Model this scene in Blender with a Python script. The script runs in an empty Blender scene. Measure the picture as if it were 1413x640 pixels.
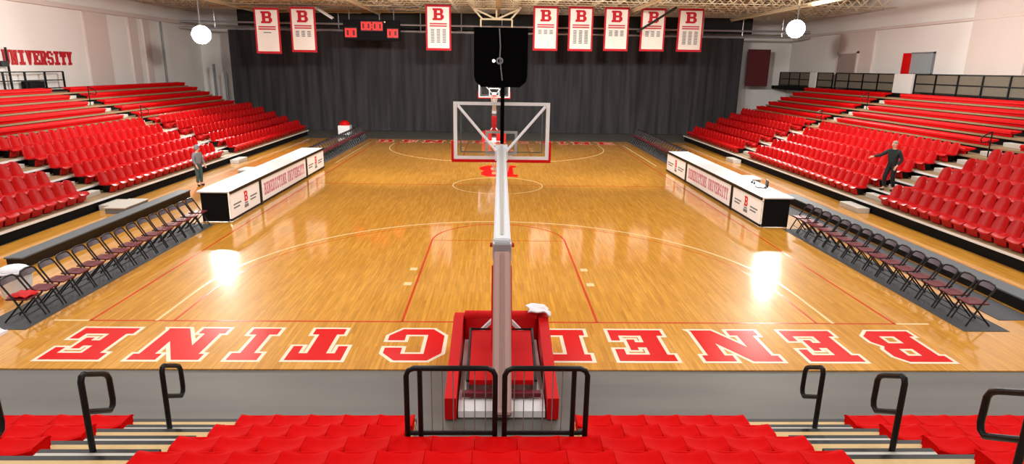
import bpy, bmesh, math, random
from mathutils import Vector, Matrix
random.seed(7)
PI = math.pi
C = bpy.context.scene.collection
S = bpy.context.scene

# ------------------------------------------------------------------ camera model
CAM = dict(x=-0.1228, y=-11.0594, h=4.6713, f=863.55, pit=0.2564, yaw=0.0292, roll=0.0160)
_c, _s = math.cos(CAM['yaw']), math.sin(CAM['yaw'])
FW = Vector((_s*math.cos(CAM['pit']), _c*math.cos(CAM['pit']), -math.sin(CAM['pit'])))
RT = Vector((_c, -_s, 0)); UP = RT.cross(FW)
CR, SR = math.cos(CAM['roll']), math.sin(CAM['roll'])
RR = CR*RT + SR*UP; UU = -SR*RT + CR*UP
OO = Vector((CAM['x'], CAM['y'], CAM['h']))
def in_view(x, y, z, m=25):
    d = Vector((x, y, z)) - OO
    w = d.dot(FW)
    if w < .3: return False
    u = 706.5 + CAM['f']*d.dot(RR)/w; v = 320 - CAM['f']*d.dot(UU)/w
    return -m < u < 1413+m and -m < v < 640+m

# ------------------------------------------------------------------ materials
def lin(c):
    return tuple((v/255/12.92 if v/255 <= .04045 else ((v/255+.055)/1.055)**2.4) for v in c)
def mat(name, rgb, rough=.5, metal=0, emit=0, var=.06, scale=12, spec=.5, coat=0):
    m = bpy.data.materials.new(name); m.use_nodes = True
    nt = m.node_tree; b = nt.nodes['Principled BSDF']
    col = (*lin(rgb), 1)
    b.inputs['Roughness'].default_value = rough; b.inputs['Metallic'].default_value = metal
    b.inputs['Specular IOR Level'].default_value = spec
    b.inputs['Coat Weight'].default_value = coat
    if emit:
        b.inputs['Base Color'].default_value = col
        b.inputs['Emission Color'].default_value = col; b.inputs['Emission Strength'].default_value = emit
    else:
        tc = nt.nodes.new('ShaderNodeTexCoord'); n = nt.nodes.new('ShaderNodeTexNoise'); n.inputs['Scale'].default_value = scale
        n.inputs['Detail'].default_value = 3
        mx = nt.nodes.new('ShaderNodeMix'); mx.data_type = 'RGBA'
        mx.inputs[6].default_value = tuple(max(0, v*(1-var)) for v in col[:3])+(1,)
        mx.inputs[7].default_value = tuple(min(1, v*(1+var)) for v in col[:3])+(1,)
        nt.links.new(tc.outputs['Object'], n.inputs['Vector']); nt.links.new(n.outputs['Fac'], mx.inputs[0])
        nt.links.new(mx.outputs[2], b.inputs['Base Color'])
    return m
M = {}
M['red'] = mat('red_plastic', (210, 4, 5), .6, var=.05, spec=.03)
M['seat'] = mat('red_stadium_seat_plastic', (184, 4, 8), .38, var=.05, spec=.35)
M['bench'] = mat('red_bench_plastic', (200, 5, 9), .55, spec=.12)
M['redpad'] = mat('red_vinyl_pad', (208, 10, 14), .5, spec=.2)
M['redpaint'] = mat('red_court_paint', (220, 4, 8), .3, spec=.12)
M['redline'] = mat('red_line_paint', (206, 62, 26), .22)
M['whiteline'] = mat('cream_line_paint', (244, 214, 160), .22)
M['whitepaint'] = mat('white_court_paint', (246, 232, 205), .22)
M['black'] = mat('black_powder_coat', (8, 8, 10), .4, spec=.3)
M['blackmatte'] = mat('black_matte', (9, 9, 10), .8, spec=.2)
M['clock'] = mat('black_clock_housing', (3, 3, 3), .9, spec=.05)
M['chairframe'] = mat('black_chair_tube', (11, 11, 14), .35)
M['vinyl'] = mat('purple_grey_vinyl', (88, 78, 88), .4)
M['seatred'] = mat('dark_red_vinyl', (104, 18, 30), .45)
M['white'] = mat('white_enamel', (240, 240, 240), .4, var=.02)
M['signwhite'] = mat('white_sign_face', (250, 250, 250), .35, var=.01)
M['arm'] = mat('white_arm_paint', (240, 242, 246), .35, var=.03)
M['taupe'] = mat('taupe_mast', (186, 150, 142), .4, var=.04)  # one even taupe tone over the lower mast
M['silver'] = mat('silver_metal', (190, 190, 195), .35, metal=.6)
M['grey'] = mat('grey_metal', (120, 122, 125), .5)
M['greymat'] = mat('grey_rubber_runner', (74, 76, 79), .75)
M['greybox'] = mat('grey_platform_top', (92, 98, 102), .6)
M['tan'] = mat('tan_plywood_tread', (206, 172, 112), .5, var=.12, scale=20)
M['deck'] = mat('plywood_deck', (150, 122, 88), .6, var=.12, scale=6)
M['lgrey'] = mat('light_grey_step', (196, 190, 180), .5)
M['wall'] = mat('white_painted_wall', (226, 220, 214), .8, var=.02, scale=.6)
M['pink'] = mat('taupe_wall_panel', (208, 192, 184), .8, var=.03, scale=1)
M['ceil'] = mat('tan_ceiling_deck', (118, 106, 82), .8, var=.4, scale=2.5)
M['joist'] = mat('tan_painted_steel', (222, 206, 172), .6, var=.15)
M['dark'] = mat('unlit_gap_and_strut', (34, 34, 32), .9)  # shade of the gap above the curtain as a colour; also the dark strut
M['meshpanel'] = mat('taupe_mesh_panel', (110, 100, 86), .9, var=.15)
M['maroon'] = mat('maroon_banner_cloth', (84, 16, 20), .8)
M['bred'] = mat('red_banner_cloth', (190, 16, 36), .8)
M['bwhite'] = mat('white_banner_cloth', (240, 232, 222), .8, var=.03)
M['ink'] = mat('grey_banner_ink', (120, 122, 128), .8)
M['inkred'] = mat('red_banner_ink', (196, 60, 70), .8)
M['pinkink'] = mat('pink_sign_ink', (206, 120, 140), .5)
M['wallred'] = mat('red_wall_letter', (176, 18, 30), .6)
M['led'] = mat('red_led', (255, 26, 22), .5, emit=2.2)
M['ledbg'] = mat('dark_red_led_panel', (90, 8, 10), .5)
M['lamp'] = mat('flood_lamp_glass', (255, 250, 240), .5, emit=520)
M['skin'] = mat('skin', (214, 160, 132), .6)
M['cloth_dark'] = mat('dark_green_black_cloth', (18, 30, 30), .8, var=.2)
M['cloth_navy'] = mat('black_trouser_cloth', (12, 13, 18), .8)
M['cloth_grey'] = mat('grey_sweatshirt_cloth', (118, 116, 122), .9)
M['cloth_teal'] = mat('grey_teal_trouser_cloth', (62, 82, 82), .9)
M['hair'] = mat('grey_hair', (150, 128, 112), .8)
M['shoe'] = mat('dark_shoe', (40, 18, 18), .6)
M['towel'] = mat('white_terry_towel', (238, 236, 240), .95, var=.06, scale=40)
M['net'] = mat('white_net_cord', (225, 220, 210), .8)
M['rim'] = mat('orange_red_rim', (205, 40, 20), .4)
M['doorgrey'] = mat('blue_grey_door', (150, 158, 160), .5)
M['doortan'] = mat('taupe_door', (158, 138, 132), .6)

def glass():
    m = bpy.data.materials.new('clear_board_glass'); m.use_nodes = True
    nt = m.node_tree; nt.nodes.clear()
    o = nt.nodes.new('ShaderNodeOutputMaterial'); t = nt.nodes.new('ShaderNodeBsdfTransparent'); g = nt.nodes.new('ShaderNodeBsdfGlossy')
    g.inputs['Roughness'].default_value = .03; t.inputs['Color'].default_value = (.93, .95, .94, 1)
    f = nt.nodes.new('ShaderNodeFresnel'); f.inputs['IOR'].default_value = 1.35
    mx = nt.nodes.new('ShaderNodeMixShader')
    nt.links.new(f.outputs[0], mx.inputs[0]); nt.links.new(t.outputs[0], mx.inputs[1]); nt.links.new(g.outputs[0], mx.inputs[2])
    nt.links.new(mx.outputs[0], o.inputs[0]); return m
M['glass'] = glass()

def wood():
    m = bpy.data.materials.new('maple_court_boards'); m.use_nodes = True
    nt = m.node_tree; b = nt.nodes['Principled BSDF']; L = nt.links.new
    tc = nt.nodes.new('ShaderNodeTexCoord')
    mp = nt.nodes.new('ShaderNodeMapping'); mp.inputs['Rotation'].default_value = (0, 0, PI/2)
    br = nt.nodes.new('ShaderNodeTexBrick')
    br.inputs['Scale'].default_value = 1; br.inputs['Brick Width'].default_value = 1.1; br.inputs['Row Height'].default_value = .075
    br.inputs['Mortar Size'].default_value = .0015; br.inputs['Bias'].default_value = 0
    br.inputs['Color1'].default_value = (*lin((214, 150, 52)), 1); br.inputs['Color2'].default_value = (*lin((231, 168, 66)), 1)
    br.inputs['Mortar'].default_value = (*lin((165, 105, 40)), 1)
    L(tc.outputs['Object'], mp.inputs[0]); L(mp.outputs[0], br.inputs[0])
    mp2 = nt.nodes.new('ShaderNodeMapping'); mp2.inputs['Scale'].default_value = (16, .9, 1)
    n = nt.nodes.new('ShaderNodeTexNoise'); n.inputs['Scale'].default_value = 1.4; n.inputs['Detail'].default_value = 5
    L(tc.outputs['Object'], mp2.inputs[0]); L(mp2.outputs[0], n.inputs['Vector'])
    rp = nt.nodes.new('ShaderNodeValToRGB'); rp.color_ramp.elements[0].color = (.78, .74, .68, 1); rp.color_ramp.elements[1].color = (1.12, 1.08, 1.05, 1)
    rp.color_ramp.elements[0].position = .3; rp.color_ramp.elements[1].position = .7
    L(n.outputs['Fac'], rp.inputs[0])
    mx = nt.nodes.new('ShaderNodeMix'); mx.data_type = 'RGBA'; mx.blend_type = 'MULTIPLY'; mx.inputs[0].default_value = 1
    L(br.outputs['Color'], mx.inputs[6]); L(rp.outputs[0], mx.inputs[7]); L(mx.outputs[2], b.inputs['Base Color'])
    b.inputs['Roughness'].default_value = .4; b.inputs['Specular IOR Level'].default_value = .06
    b.inputs['Coat Weight'].default_value = 1; b.inputs['Coat Roughness'].default_value = .085; b.inputs['Coat IOR'].default_value = 1.65
    return m
M['wood'] = wood()
def streaky(name, a, c, sc, rough):
    m = bpy.data.materials.new(name); m.use_nodes = True
    nt = m.node_tree; b = nt.nodes['Principled BSDF']; L = nt.links.new
    tc = nt.nodes.new('ShaderNodeTexCoord'); mp = nt.nodes.new('ShaderNodeMapping'); mp.inputs['Scale'].default_value = sc
    n = nt.nodes.new('ShaderNodeTexNoise'); n.inputs['Scale'].default_value = 1; n.inputs['Detail'].default_value = 4
    rp = nt.nodes.new('ShaderNodeValToRGB'); rp.color_ramp.elements[0].color = (*lin(a), 1); rp.color_ramp.elements[1].color = (*lin(c), 1)
    rp.color_ramp.elements[0].position = .3; rp.color_ramp.elements[1].position = .7
    L(tc.outputs['Object'], mp.inputs[0]); L(mp.outputs[0], n.inputs['Vector']); L(n.outputs['Fac'], rp.inputs[0]); L(rp.outputs[0], b.inputs['Base Color'])
    b.inputs['Roughness'].default_value = rough; return m
M['concrete'] = streaky('grey_sealed_floor', (84, 82, 76), (100, 97, 90), (.3, 2, 1), .5)
M['curtain'] = streaky('charcoal_curtain_cloth', (36, 35, 37), (60, 57, 58), (3, 3, .25), .95)

# ------------------------------------------------------------------ mesh helpers
class MB:
    def __init__(s): s.bm = bmesh.new()
    def box(s, x0, x1, y0, y1, z0, z1, bev=0):
        r = bmesh.ops.create_cube(s.bm, size=1)
        vs = r['verts']
        for v in vs:
            v.co = Vector((x0+(v.co.x+.5)*(x1-x0), y0+(v.co.y+.5)*(y1-y0), z0+(v.co.z+.5)*(z1-z0)))
        if bev:
            es = list({e for v in vs for e in v.link_edges})
            bmesh.ops.bevel(s.bm, geom=es, offset=bev, segments=2, affect='EDGES', profile=.5)
        return s
    def tube(s, pts, r, n=8, closed=False, r2=None):
        pts = [Vector(p) for p in pts]; rings = []
        m = len(pts); prev = None
        for i, p in enumerate(pts):
            if closed: t = (pts[(i+1) % m]-pts[i-1])
            else: t = pts[min(i+1, m-1)]-pts[max(i-1, 0)]
            t.normalize()
            if prev is None:
                a = Vector((0, 0, 1)) if abs(t.z) < .9 else Vector((1, 0, 0))
                nrm = t.cross(a).normalized()
            else:
                nrm = (prev - t*prev.dot(t)).normalized()
            prev = nrm; bn = t.cross(nrm)
            rr = r if r2 is None else r+(r2-r)*i/(m-1)
            rings.append([s.bm.verts.new(p+rr*(math.cos(2*PI*k/n)*nrm+math.sin(2*PI*k/n)*bn)) for k in range(n)])
        for i in range(m if closed else m-1):
            a, b = rings[i], rings[(i+1) % m]
            for k in range(n):
                s.bm.faces.new((a[k], a[(k+1) % n], b[(k+1) % n], b[k]))
        if not closed:
            s.bm.faces.new(rings[0][::-1]); s.bm.faces.new(rings[-1])
        return s
    def prism(s, pts, o, R, U, d0, d1):
        """polygon pts (2D) in frame o,R,U extruded along N=R x U from d0 to d1"""
        o, R, U = Vector(o), Vector(R), Vector(U); N = R.cross(U)
        a = [s.bm.verts.new(o+R*x+U*y+N*d0) for x, y in pts]; b = [s.bm.verts.new(o+R*x+U*y+N*d1) for x, y in pts]
        n = len(pts)
        s.bm.faces.new(a[::-1]); s.bm.faces.new(b)
        for i in range(n): s.bm.faces.new((a[i], a[(i+1) % n], b[(i+1) % n], b[i]))
        return s
    def shell(s, fn, nu, nv, off):
        """closed sheet: fn(u,v) on [0,1]^2, thickness vector off"""
        off = Vector(off)
        A = [[s.bm.verts.new(Vector(fn(i/nu, j/nv))) for j in range(nv+1)] for i in range(nu+1)]
        B = [[s.bm.verts.new(A[i][j].co+off) for j in range(nv+1)] for i in range(nu+1)]
        for i in range(nu):
            for j in range(nv):
                s.bm.faces.new((A[i][j], A[i+1][j], A[i+1][j+1], A[i][j+1]))
                s.bm.faces.new((B[i][j], B[i][j+1], B[i+1][j+1], B[i+1][j]))
        for i in range(nu):
            s.bm.faces.new((A[i][0], B[i][0], B[i+1][0], A[i+1][0])); s.bm.faces.new((A[i][nv], A[i+1][nv], B[i+1][nv], B[i][nv]))
        for j in range(nv):
            s.bm.faces.new((A[0][j], A[0][j+1], B[0][j+1], B[0][j])); s.bm.faces.new((A[nu][j], B[nu][j], B[nu][j+1], A[nu][j+1]))
        return s
    def sphere(s, c, rx, ry, rz, n=12):
        r = bmesh.ops.create_uvsphere(s.bm, u_segments=n, v_segments=n//2+2, radius=1)
        for v in r['verts']: v.co = Vector((c[0]+v.co.x*rx, c[1]+v.co.y*ry, c[2]+v.co.z*rz))
        return s
    def cyl(s, p0, p1, r, n=16): return s.tube([p0, p1], r, n)
    def mesh(s, name, smooth=False):
        bmesh.ops.recalc_face_normals(s.bm, faces=s.bm.faces)
        me = bpy.data.meshes.new(name); s.bm.to_mesh(me); s.bm.free()
        if smooth:
            for p in me.polygons: p.use_smooth = True
            try: me.set_sharp_from_angle(angle=R_(40))
            except Exception: pass
        return me
def R_(d): return d*PI/180
def obj(name, mb, m, parent=None, smooth=False, label=None):
    me = mb.mesh(name, smooth) if isinstance(mb, MB) else mb
    if not me.materials: me.materials.append(M[m] if isinstance(m, str) else m)
    o = bpy.data.objects.new(name, me); C.objects.link(o)
    if parent: o.parent = parent
    if label: o['label'] = label
    return o
def tag(o, label, cat, group=None, kind=None):
    o['label'] = label; o['category'] = cat
    if group: o['group'] = group
    if kind: o['kind'] = kind
    return o
def thing(name, label, cat, loc=(0, 0, 0), rz=0, group=None):
    o = bpy.data.objects.new(name, None); C.objects.link(o); o.location = loc; o.rotation_euler = (0, 0, rz); o.empty_display_size = .2
    return tag(o, label, cat, group)
def struct(name, mb, m, label=None, cat=None, parent=None, smooth=False):
    o = obj(name, mb, m, parent, smooth); o['kind'] = 'structure'
    if label: o['label'] = label
    if cat: o['category'] = cat
    return o
KIDS = {}
def dup(root, loc, rz, label, group=None):
    r = root.copy(); C.objects.link(r); r.location = loc; r.rotation_euler = (0, 0, rz); r['label'] = label
    if group: r['group'] = group
    for ch in KIDS.setdefault(root.name, list(root.children)):
        c = ch.copy(); C.objects.link(c); c.parent = r
        for g in ch.children:
            d = g.copy(); C.objects.link(d); d.parent = c
    return r
ORD = ['zeroth', 'first', 'second', 'third', 'fourth', 'fifth', 'sixth', 'seventh', 'eighth', 'ninth', 'tenth', 'eleventh', 'twelfth', 'thirteenth',
       'fourteenth', 'fifteenth', 'sixteenth', 'seventeenth', 'eighteenth', 'nineteenth', 'twentieth', 'twenty-first', 'twenty-second', 'twenty-third', 'twenty-fourth', 'twenty-fifth', 'twenty-sixth', 'twenty-seventh', 'twenty-eighth']

# ------------------------------------------------------------------ block letters
def q(x0, y0, x1, y1): return [(x0, y0), (x1, y0), (x1, y1), (x0, y1)]
LET = {
 'I': [q(.1, 0, .9, .2), q(.1, .8, .9, 1), q(.32, .1, .68, .9)],
 'E': [q(.12, 0, .42, 1), q(0, 0, 1, .19), q(0, .81, 1, 1), q(.3, .42, .68, .58), q(.58, .33, .72, .67), q(.84, 0, 1, .36), q(.84, .64, 1, 1)],
 'N': [q(.08, 0, .3, 1), q(.7, 0, .92, 1), [(.06, 1), (.38, 1), (.94, 0), (.62, 0)], q(0, 0, .4, .17), q(0, .83, .3, 1), q(.6, .83, 1, 1)],
 'D': [q(.1, 0, .4, 1), q(0, 0, .76, .19), q(0, .81, .76, 1), [(.7, 0), (.78, 0), (1, .22), (1, .78), (.78, 1), (.7, 1)]],
 'C': [[(.3, 0), (.3, 1), (.22, 1), (0, .78), (0, .22), (.22, 0)], q(.24, .81, .76, 1), q(.24, 0, .76, .19), [(.7, .62), (1, .62), (1, .78), (.78, 1), (.7, 1)], [(.7, 0), (.78, 0), (1, .22), (1, .38), (.7, .38)]],
 'T': [q(0, .8, 1, 1), q(.33, 0, .67, 1), q(.2, 0, .8, .19), q(0, .58, .17, 1), q(.83, .58, 1, 1)],
 'B': [q(.1, 0, .4, 1), q(0, 0, .78, .18), q(0, .82, .76, 1), q(.3, .42, .78, .6), [(.66, .5), (.84, .5), (.94, .62), (.94, .84), (.78, 1), (.66, 1)], [(.7, 0), (.8, 0), (1, .18), (1, .38), (.86, .52), (.7, .52)]],
 'U': [q(.08, .2, .36, 1), q(.64, .2, .92, 1), q(.28, 0, .72, .2), [(.08, .22), (.36, .22), (.4, 0), (.28, 0)], [(.64, .22), (.92, .22), (.72, 0), (.6, 0)], q(0, .84, .42, 1), q(.58, .84, 1, 1)],
 'V': [[(.06, 1), (.36, 1), (.62, 0), (.38, 0)], [(.64, 1), (.94, 1), (.62, 0), (.38, 0)], q(0, .84, .42, 1), q(.58, .84, 1, 1)],
 'R': [q(.1, 0, .4, 1), q(0, .82, .76, 1), q(0, 0, .48, .17), q(.3, .4, .78, .58), [(.66, .4), (.8, .4), (.96, .56), (.96, .84), (.78, 1), (.66, 1)], [(.45, .42), (.74, .42), (1, 0), (.7, 0)]],
 'S': [q(.22, .82, .78, 1), q(.22, .41, .78, .59), q(.22, 0, .78, .18), [(.28, .41), (.28, 1), (.18, 1), (0, .82), (0, .58), (.16, .41)], [(.72, 0), (.82, 0), (1, .18), (1, .42), (.84, .59), (.72, .59)], q(.74, .68, 1, .86), q(0, .14, .26, .32)],
 'Y': [q(.33, 0, .67, .5), q(.2, 0, .8, .17), [(.04, 1), (.36, 1), (.66, .4), (.34, .4)], [(.64, 1), (.96, 1), (.66, .4), (.34, .4)], q(0, .84, .4, 1), q(.6, .84, 1, 1)],
 ' ': [],
}
def grow(p, ex, ey):
    """push every side of a convex polygon out by about ex / ey"""
    a = sum(p[i][0]*p[(i+1) % len(p)][1]-p[(i+1) % len(p)][0]*p[i][1] for i in range(len(p)))
    if a < 0: p = p[::-1]
    n = len(p); L = []
    for i in range(n):
        (x0, y0), (x1, y1) = p[i], p[(i+1) % n]
        dx, dy = x1-x0, y1-y0; l = math.hypot(dx, dy) or 1; nx, ny = dy/l, -dx/l
        L.append(((x0+nx*ex, y0+ny*ey), (x1+nx*ex, y1+ny*ey)))
    out = []
    for i in range(n):
        (a0, a1), (b0, b1) = L[i-1], L[i]
        d1 = (a1[0]-a0[0], a1[1]-a0[1]); d2 = (b1[0]-b0[0], b1[1]-b0[1])
        den = d1[0]*d2[1]-d1[1]*d2[0]
        if abs(den) < 1e-6: out.append(b0); continue
        t = ((b0[0]-a0[0])*d2[1]-(b0[1]-a0[1])*d2[0])/den
        x, y = a0[0]+d1[0]*t, a0[1]+d1[1]*t
        x = max(min(x, b0[0]+1.6*ex), b0[0]-1.6*ex); y = max(min(y, b0[1]+1.6*ey), b0[1]-1.6*ey)
        out.append((x, y))
    return out
def letter(mb, ch, o, R, U, w, h, d0, d1, g=0):
    for i, p in enumerate(LET[ch]):
        if g: p = grow(p, g/w, g/h)
        mb.prism([(x*w, y*h) for x, y in p], o, R, U, d0, d1+.0002*i)
def word(mb, txt, o, R, U, length, h, d0, d1, gap=.2):
    n = len(txt); w = length/(n+gap*(n-1)); o = Vector(o); R = Vector(R)
    for i, ch in enumerate(txt): letter(mb, ch, o+R*(w*(1+gap)*i), R, U, w, h, d0, d1)

# ================================================================== SETTING
struct('floor', MB().box(-24, 24, -14, 39.5, -.3, -.02), 'concrete', 'grey sealed concrete floor around the wooden court', 'floor')
court = struct('floor.001', MB().box(-12.9, 12.9, -1.93, 30.75, -.02, 0), 'wood', 'glossy maple basketball court with red and white paint', 'floor')
def lines(name, segs, m):
    mb = MB()
    for s_ in segs: mb.box(s_[0], s_[1], s_[2], s_[3], 0, .002)
    return mb
LW = .025
def arc(mb, cx, cy, r, a0, a1, w, z=.002, n=48):
    for i in range(n):
        t0, t1 = a0+(a1-a0)*i/n, a0+(a1-a0)*(i+1)/n
        mb.prism([(cx+(r-w)*math.cos(t0), cy+(r-w)*math.sin(t0)), (cx+(r+w)*math.cos(t0), cy+(r+w)*math.sin(t0)), (cx+(r+w)*math.cos(t1), cy+(r+w)*math.sin(t1)), (cx+(r-w)*math.cos(t1), cy+(r-w)*math.sin(t1))], (0, 0, 0), (1, 0, 0), (0, 1, 0), 0, z)
rl = lines('', [(-7.65, 7.65, -LW, LW), (-7.65, 7.65, 28.65-LW, 28.65+LW), (-7.65, -7.6, 0, 28.65), (7.6, 7.65, 0, 28.65), (-7.62, 7.62, 14.3-LW, 14.3+LW)], 'r')
for s_, y0 in ((1, 0), (-1, 28.65)):
    for sx in (-1, 1):
        ys = sorted((y0, y0+s_*5.79)); rl.box(sx*1.85-LW, sx*1.85+LW, ys[0], ys[1], 0, .002)
        ys = sorted((y0, y0+s_*1.6)); rl.box(sx*6.1-LW*.8, sx*6.1+LW*.8, ys[0], ys[1], 0, .002)
    rl.box(-1.85, 1.85, y0+s_*5.79-.015, y0+s_*5.79+.015, 0, .0015)
    b0 = 0 if s_ > 0 else PI
    arc(rl, 0, y0+s_*5.79, 1.85, b0, b0+PI, LW)
    arc(rl, 0, y0+s_*1.6, 6.1, b0, b0+PI, LW*.5, .0012)
obj('red_boundary_lines', rl, 'redline', court, label='thin red painted court lines')['kind'] = 'structure'
wl = MB()
for s_, y0 in ((1, 0), (-1, 28.65)):
    b0 = 0 if s_ > 0 else PI
    arc(wl, 0, y0+s_*1.6, 6.42, b0, b0+PI, .028, .0025, 64)
    for sx in (-1, 1):
        ys = sorted((y0, y0+s_*1.6)); wl.box(sx*6.42-.028, sx*6.42+.028, ys[0], ys[1], 0, .0025)
        for k, yy in enumerate((2.15, 3.2)):
            wl.box(sx*1.95-(.17 if sx < 0 else 0), sx*1.95+(.17 if sx > 0 else 0), y0+s_*yy-.1, y0+s_*yy+.1, 0, .0025)
arc(wl, 0, 14.3, 1.83, 0, 2*PI, .02, .0025)
for sx in (-1, 1):
    wl.box(sx*8-.03, sx*8+.03, 20, 28.65, 0, .0025); wl.box(min(sx*7.66, sx*8.3), max(sx*7.66, sx*8.3), -.03, .03, 0, .0025)
obj('cream_court_lines', wl, 'whiteline', court, label='cream painted three point arcs and lane blocks')['kind'] = 'structure'
CL = [('B', 7.62, .95), ('E', 6.12, .93), ('N', 4.72, 1.3), ('E', 2.95, .97), ('D', 1.52, .98), ('I', .25, .62), ('C', -1.0, .98), ('T', -2.62, .92), ('I', -3.92, .62), ('N', -4.92, 1.15), ('E', -6.52, .97)]
for end in (0, 1):
    for k, (ch, xr, w) in enumerate(CL):
        if end == 0: o, R, U = (xr, -.36, 0), (-1, 0, 0), (0, -1, 0); h = 1.26
        else: o, R, U = (-xr, 29.0, 0), (1, 0, 0), (0, 1, 0); h = 1.26
        mw, mr = MB(), MB()
        letter(mw, ch, o, R, U, w, h, 0, .0012, .065); letter(mr, ch, o, R, U, w, h, 0, .0045)
        a = obj('letter_outline', mw, 'whitepaint', court); a['kind'] = 'structure'
        b = obj('painted_letter', mr, 'redpaint', court); b['kind'] = 'structure'
mr, mw = MB(), MB()
letter(mw, 'B', (.9, 19.6, 0), (-1, 0, 0), (0, -1, 0), 1.75, 3.2, 0, .0012, .05); letter(mr, 'B', (.9, 19.6, 0), (-1, 0, 0), (0, -1, 0), 1.75, 3.2, 0, .0045)
obj('painted_letter', mr, 'redpaint', court, label='red block letter painted at mid court')['kind'] = 'structure'
mw.bm.free()

struct('wall_left', MB().box(-22.9, -22.6, -14, 39.5, -.3, 9.2), 'wall', 'white painted side wall behind the left stand', 'wall')
struct('wall_right', MB().box(22.9, 23.2, -14, 39.5, -.3, 9.2), 'wall', 'white painted side wall behind the right stand', 'wall')
struct('wall_back', MB().box(-22.9, 23.2, 39.2, 39.5, -.3, 9.2), 'wall', 'white end wall behind the charcoal curtain', 'wall')
struct('wall_front', MB().box(-22.9, 23.2, -14.3, -14, -.3, 9.2), 'wall', 'white wall behind the near stand', 'wall')
cl = MB().box(-22.9, 23.2, -14.3, 39.5, 9.1, 9.3)
x = -22.6
ceil = struct('ceiling', cl, 'ceil', 'tan steel roof deck over the court', 'ceiling')
tn = 0
def trim(mb, m, lab):
    global tn; tn += 1
    return struct('trim_%d' % tn, mb, m, lab, 'trim')
trim(MB().box(-22.6, -22.45, 4, 39.2, 7.3, 7.55, .03), 'pink', 'taupe cornice running along the left wall')
trim(MB().box(22.75, 22.9, 10, 39.2, 7.2, 7.35, .02), 'pink', 'thin taupe ledge running along the right wall')
trim(MB().box(-22.6, -22.5, 25.3, 27.4, 2.9, 7.3), 'pink', 'wide taupe pilaster on the left wall nearest the red lettering')
trim(MB().box(-22.6, -22.5, 29.6, 30.5, 2.9, 7.3), 'pink', 'first narrow taupe pilaster on the left wall beyond the wide one')
trim(MB().box(-22.6, -22.5, 31.2, 31.9, 2.9, 7.3), 'pink', 'second narrow taupe pilaster on the left wall beyond the wide one')
trim(MB().tube([(-22.48, 33.4, 3), (-22.48, 33.4, 7.3)], .06), 'grey', 'grey conduit pipe running up the left wall')
trim(MB().box(22.8, 22.9, 28, 32, 3, 7.2), 'pink', 'taupe wall panel around the taupe door on the right wall')
trim(MB().box(22.78, 22.9, 16.5, 20, 4, 9), 'pink', 'taupe wall panel high on the right wall')
# bar joists under the roof deck
for k in range(9):
    y = 26.4+1.35*k; mb = MB()
    mb.box(-22.6, 22.9, y-.05, y+.05, 8.36, 8.395); mb.box(-22.6, 22.9, y-.07, y+.07, 9.02, 9.1)
    xx = -22.6; up = False; step = .62
    while xx < 22.2:
        mb.tube([(xx, y, 8.4 if not up else 9.05), (xx+step, y, 9.05 if not up else 8.4)], .035, 5)
        xx += step; up = not up
    o = struct('ceiling_joist', mb, 'joist', 'tan bar joist spanning under the roof, %s from the curtain' % ORD[9-k], 'joist')
for k, xx in enumerate((-17, -8.5, 0, 8.5, 17)):  # main beams
    struct('ceiling_beam', MB().box(xx-.12, xx+.12, 14, 39.2, 8.26, 8.35).box(xx-.03, xx+.03, 14, 39.2, 8.16, 8.26), 'joist', 'tan roof beam running along the hall, %s from the left wall' % ORD[k+1], 'beam')
for k in range(14):
    y = 24.8+1.05*k; xx = -19+random.uniform(0, 6)
    struct('roof_conduit', MB().tube([(xx, y, 8.25), (xx+random.uniform(5, 14), y+random.uniform(-2, 2), 8.3)], random.choice((.03, .05)), 6), random.choice(('joist', 'tan', 'silver')), 'thin pipe run under the roof joists, %s from the camera' % ORD[k+1], 'pipe')
# openings on the right wall
w = thing('window_1', 'grey window with a red jamb high on the right wall', 'window', (22.9, 0, 0)); w['kind'] = 'structure'
obj('pane', MB().box(-.05, -.01, 22.5, 24.3, 4.72, 5.75), 'doorgrey', w)
obj('jamb', MB().box(-.25, 0, 24.3, 24.75, 4.68, 5.8), 'redpad', w, label='red jamb')
obj('frame', MB().box(-.08, 0, 22.4, 24.3, 5.75, 5.83).box(-.08, 0, 22.4, 24.3, 4.64, 4.72).box(-.08, 0, 22.4, 22.5, 4.64, 5.83), 'grey', w)
d = thing('door_1', 'taupe door high on the right wall behind the railing', 'door', (22.8, 0, 0)); d['kind'] = 'structure'
obj('leaf', MB().box(-.06, 0, 29.6, 31.8, 3.7, 5.9), 'doortan', d)
obj('frame', MB().box(-.08, 0, 29.45, 29.6, 3.7, 6.02).box(-.08, 0, 31.8, 31.95, 3.7, 6.02).box(-.08, 0, 29.45, 31.95, 5.9, 6.02), 'pink', d)
obj('handle', MB().box(-.14, -.06, 29.8, 29.95, 4.6, 4.7, .01), 'silver', d)

# curtain across the far end
def curt(x0, x1, z0, z1, y, amp, nf):
    n = int((x1-x0)*9)
    return MB().shell(lambda u, v: (x0+(x1-x0)*u, y+amp*(math.sin(u*nf*2*PI)+.5*math.sin(u*nf*3.3*PI+1)+.35*math.sin(u*nf*.63*PI))*(1-.25*v), z0+(z1-z0)*v), n, 4, (0, .03, 0))
cur = thing('curtain', 'charcoal pleated curtain hanging across the far end of the hall', 'curtain', (0, 0, 0))
obj('drape', curt(-19.2, 17.9, .0, 7.0, 36.1, .07, 44), 'curtain', cur, True)
obj('unlit_gap_strip', MB().box(-18.6, 18.6, 36.5, 36.6, 7.3, 8.41), 'dark', cur, label='black strip standing in for the unlit gap above the curtain track')  # added black strip standing in for the unlit gap above the track
obj('track', MB().tube([(-22.5, 35.95, 7.08), (22.6, 35.95, 7.08)], .06), 'silver', cur, label='lower silver curtain track')
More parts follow.
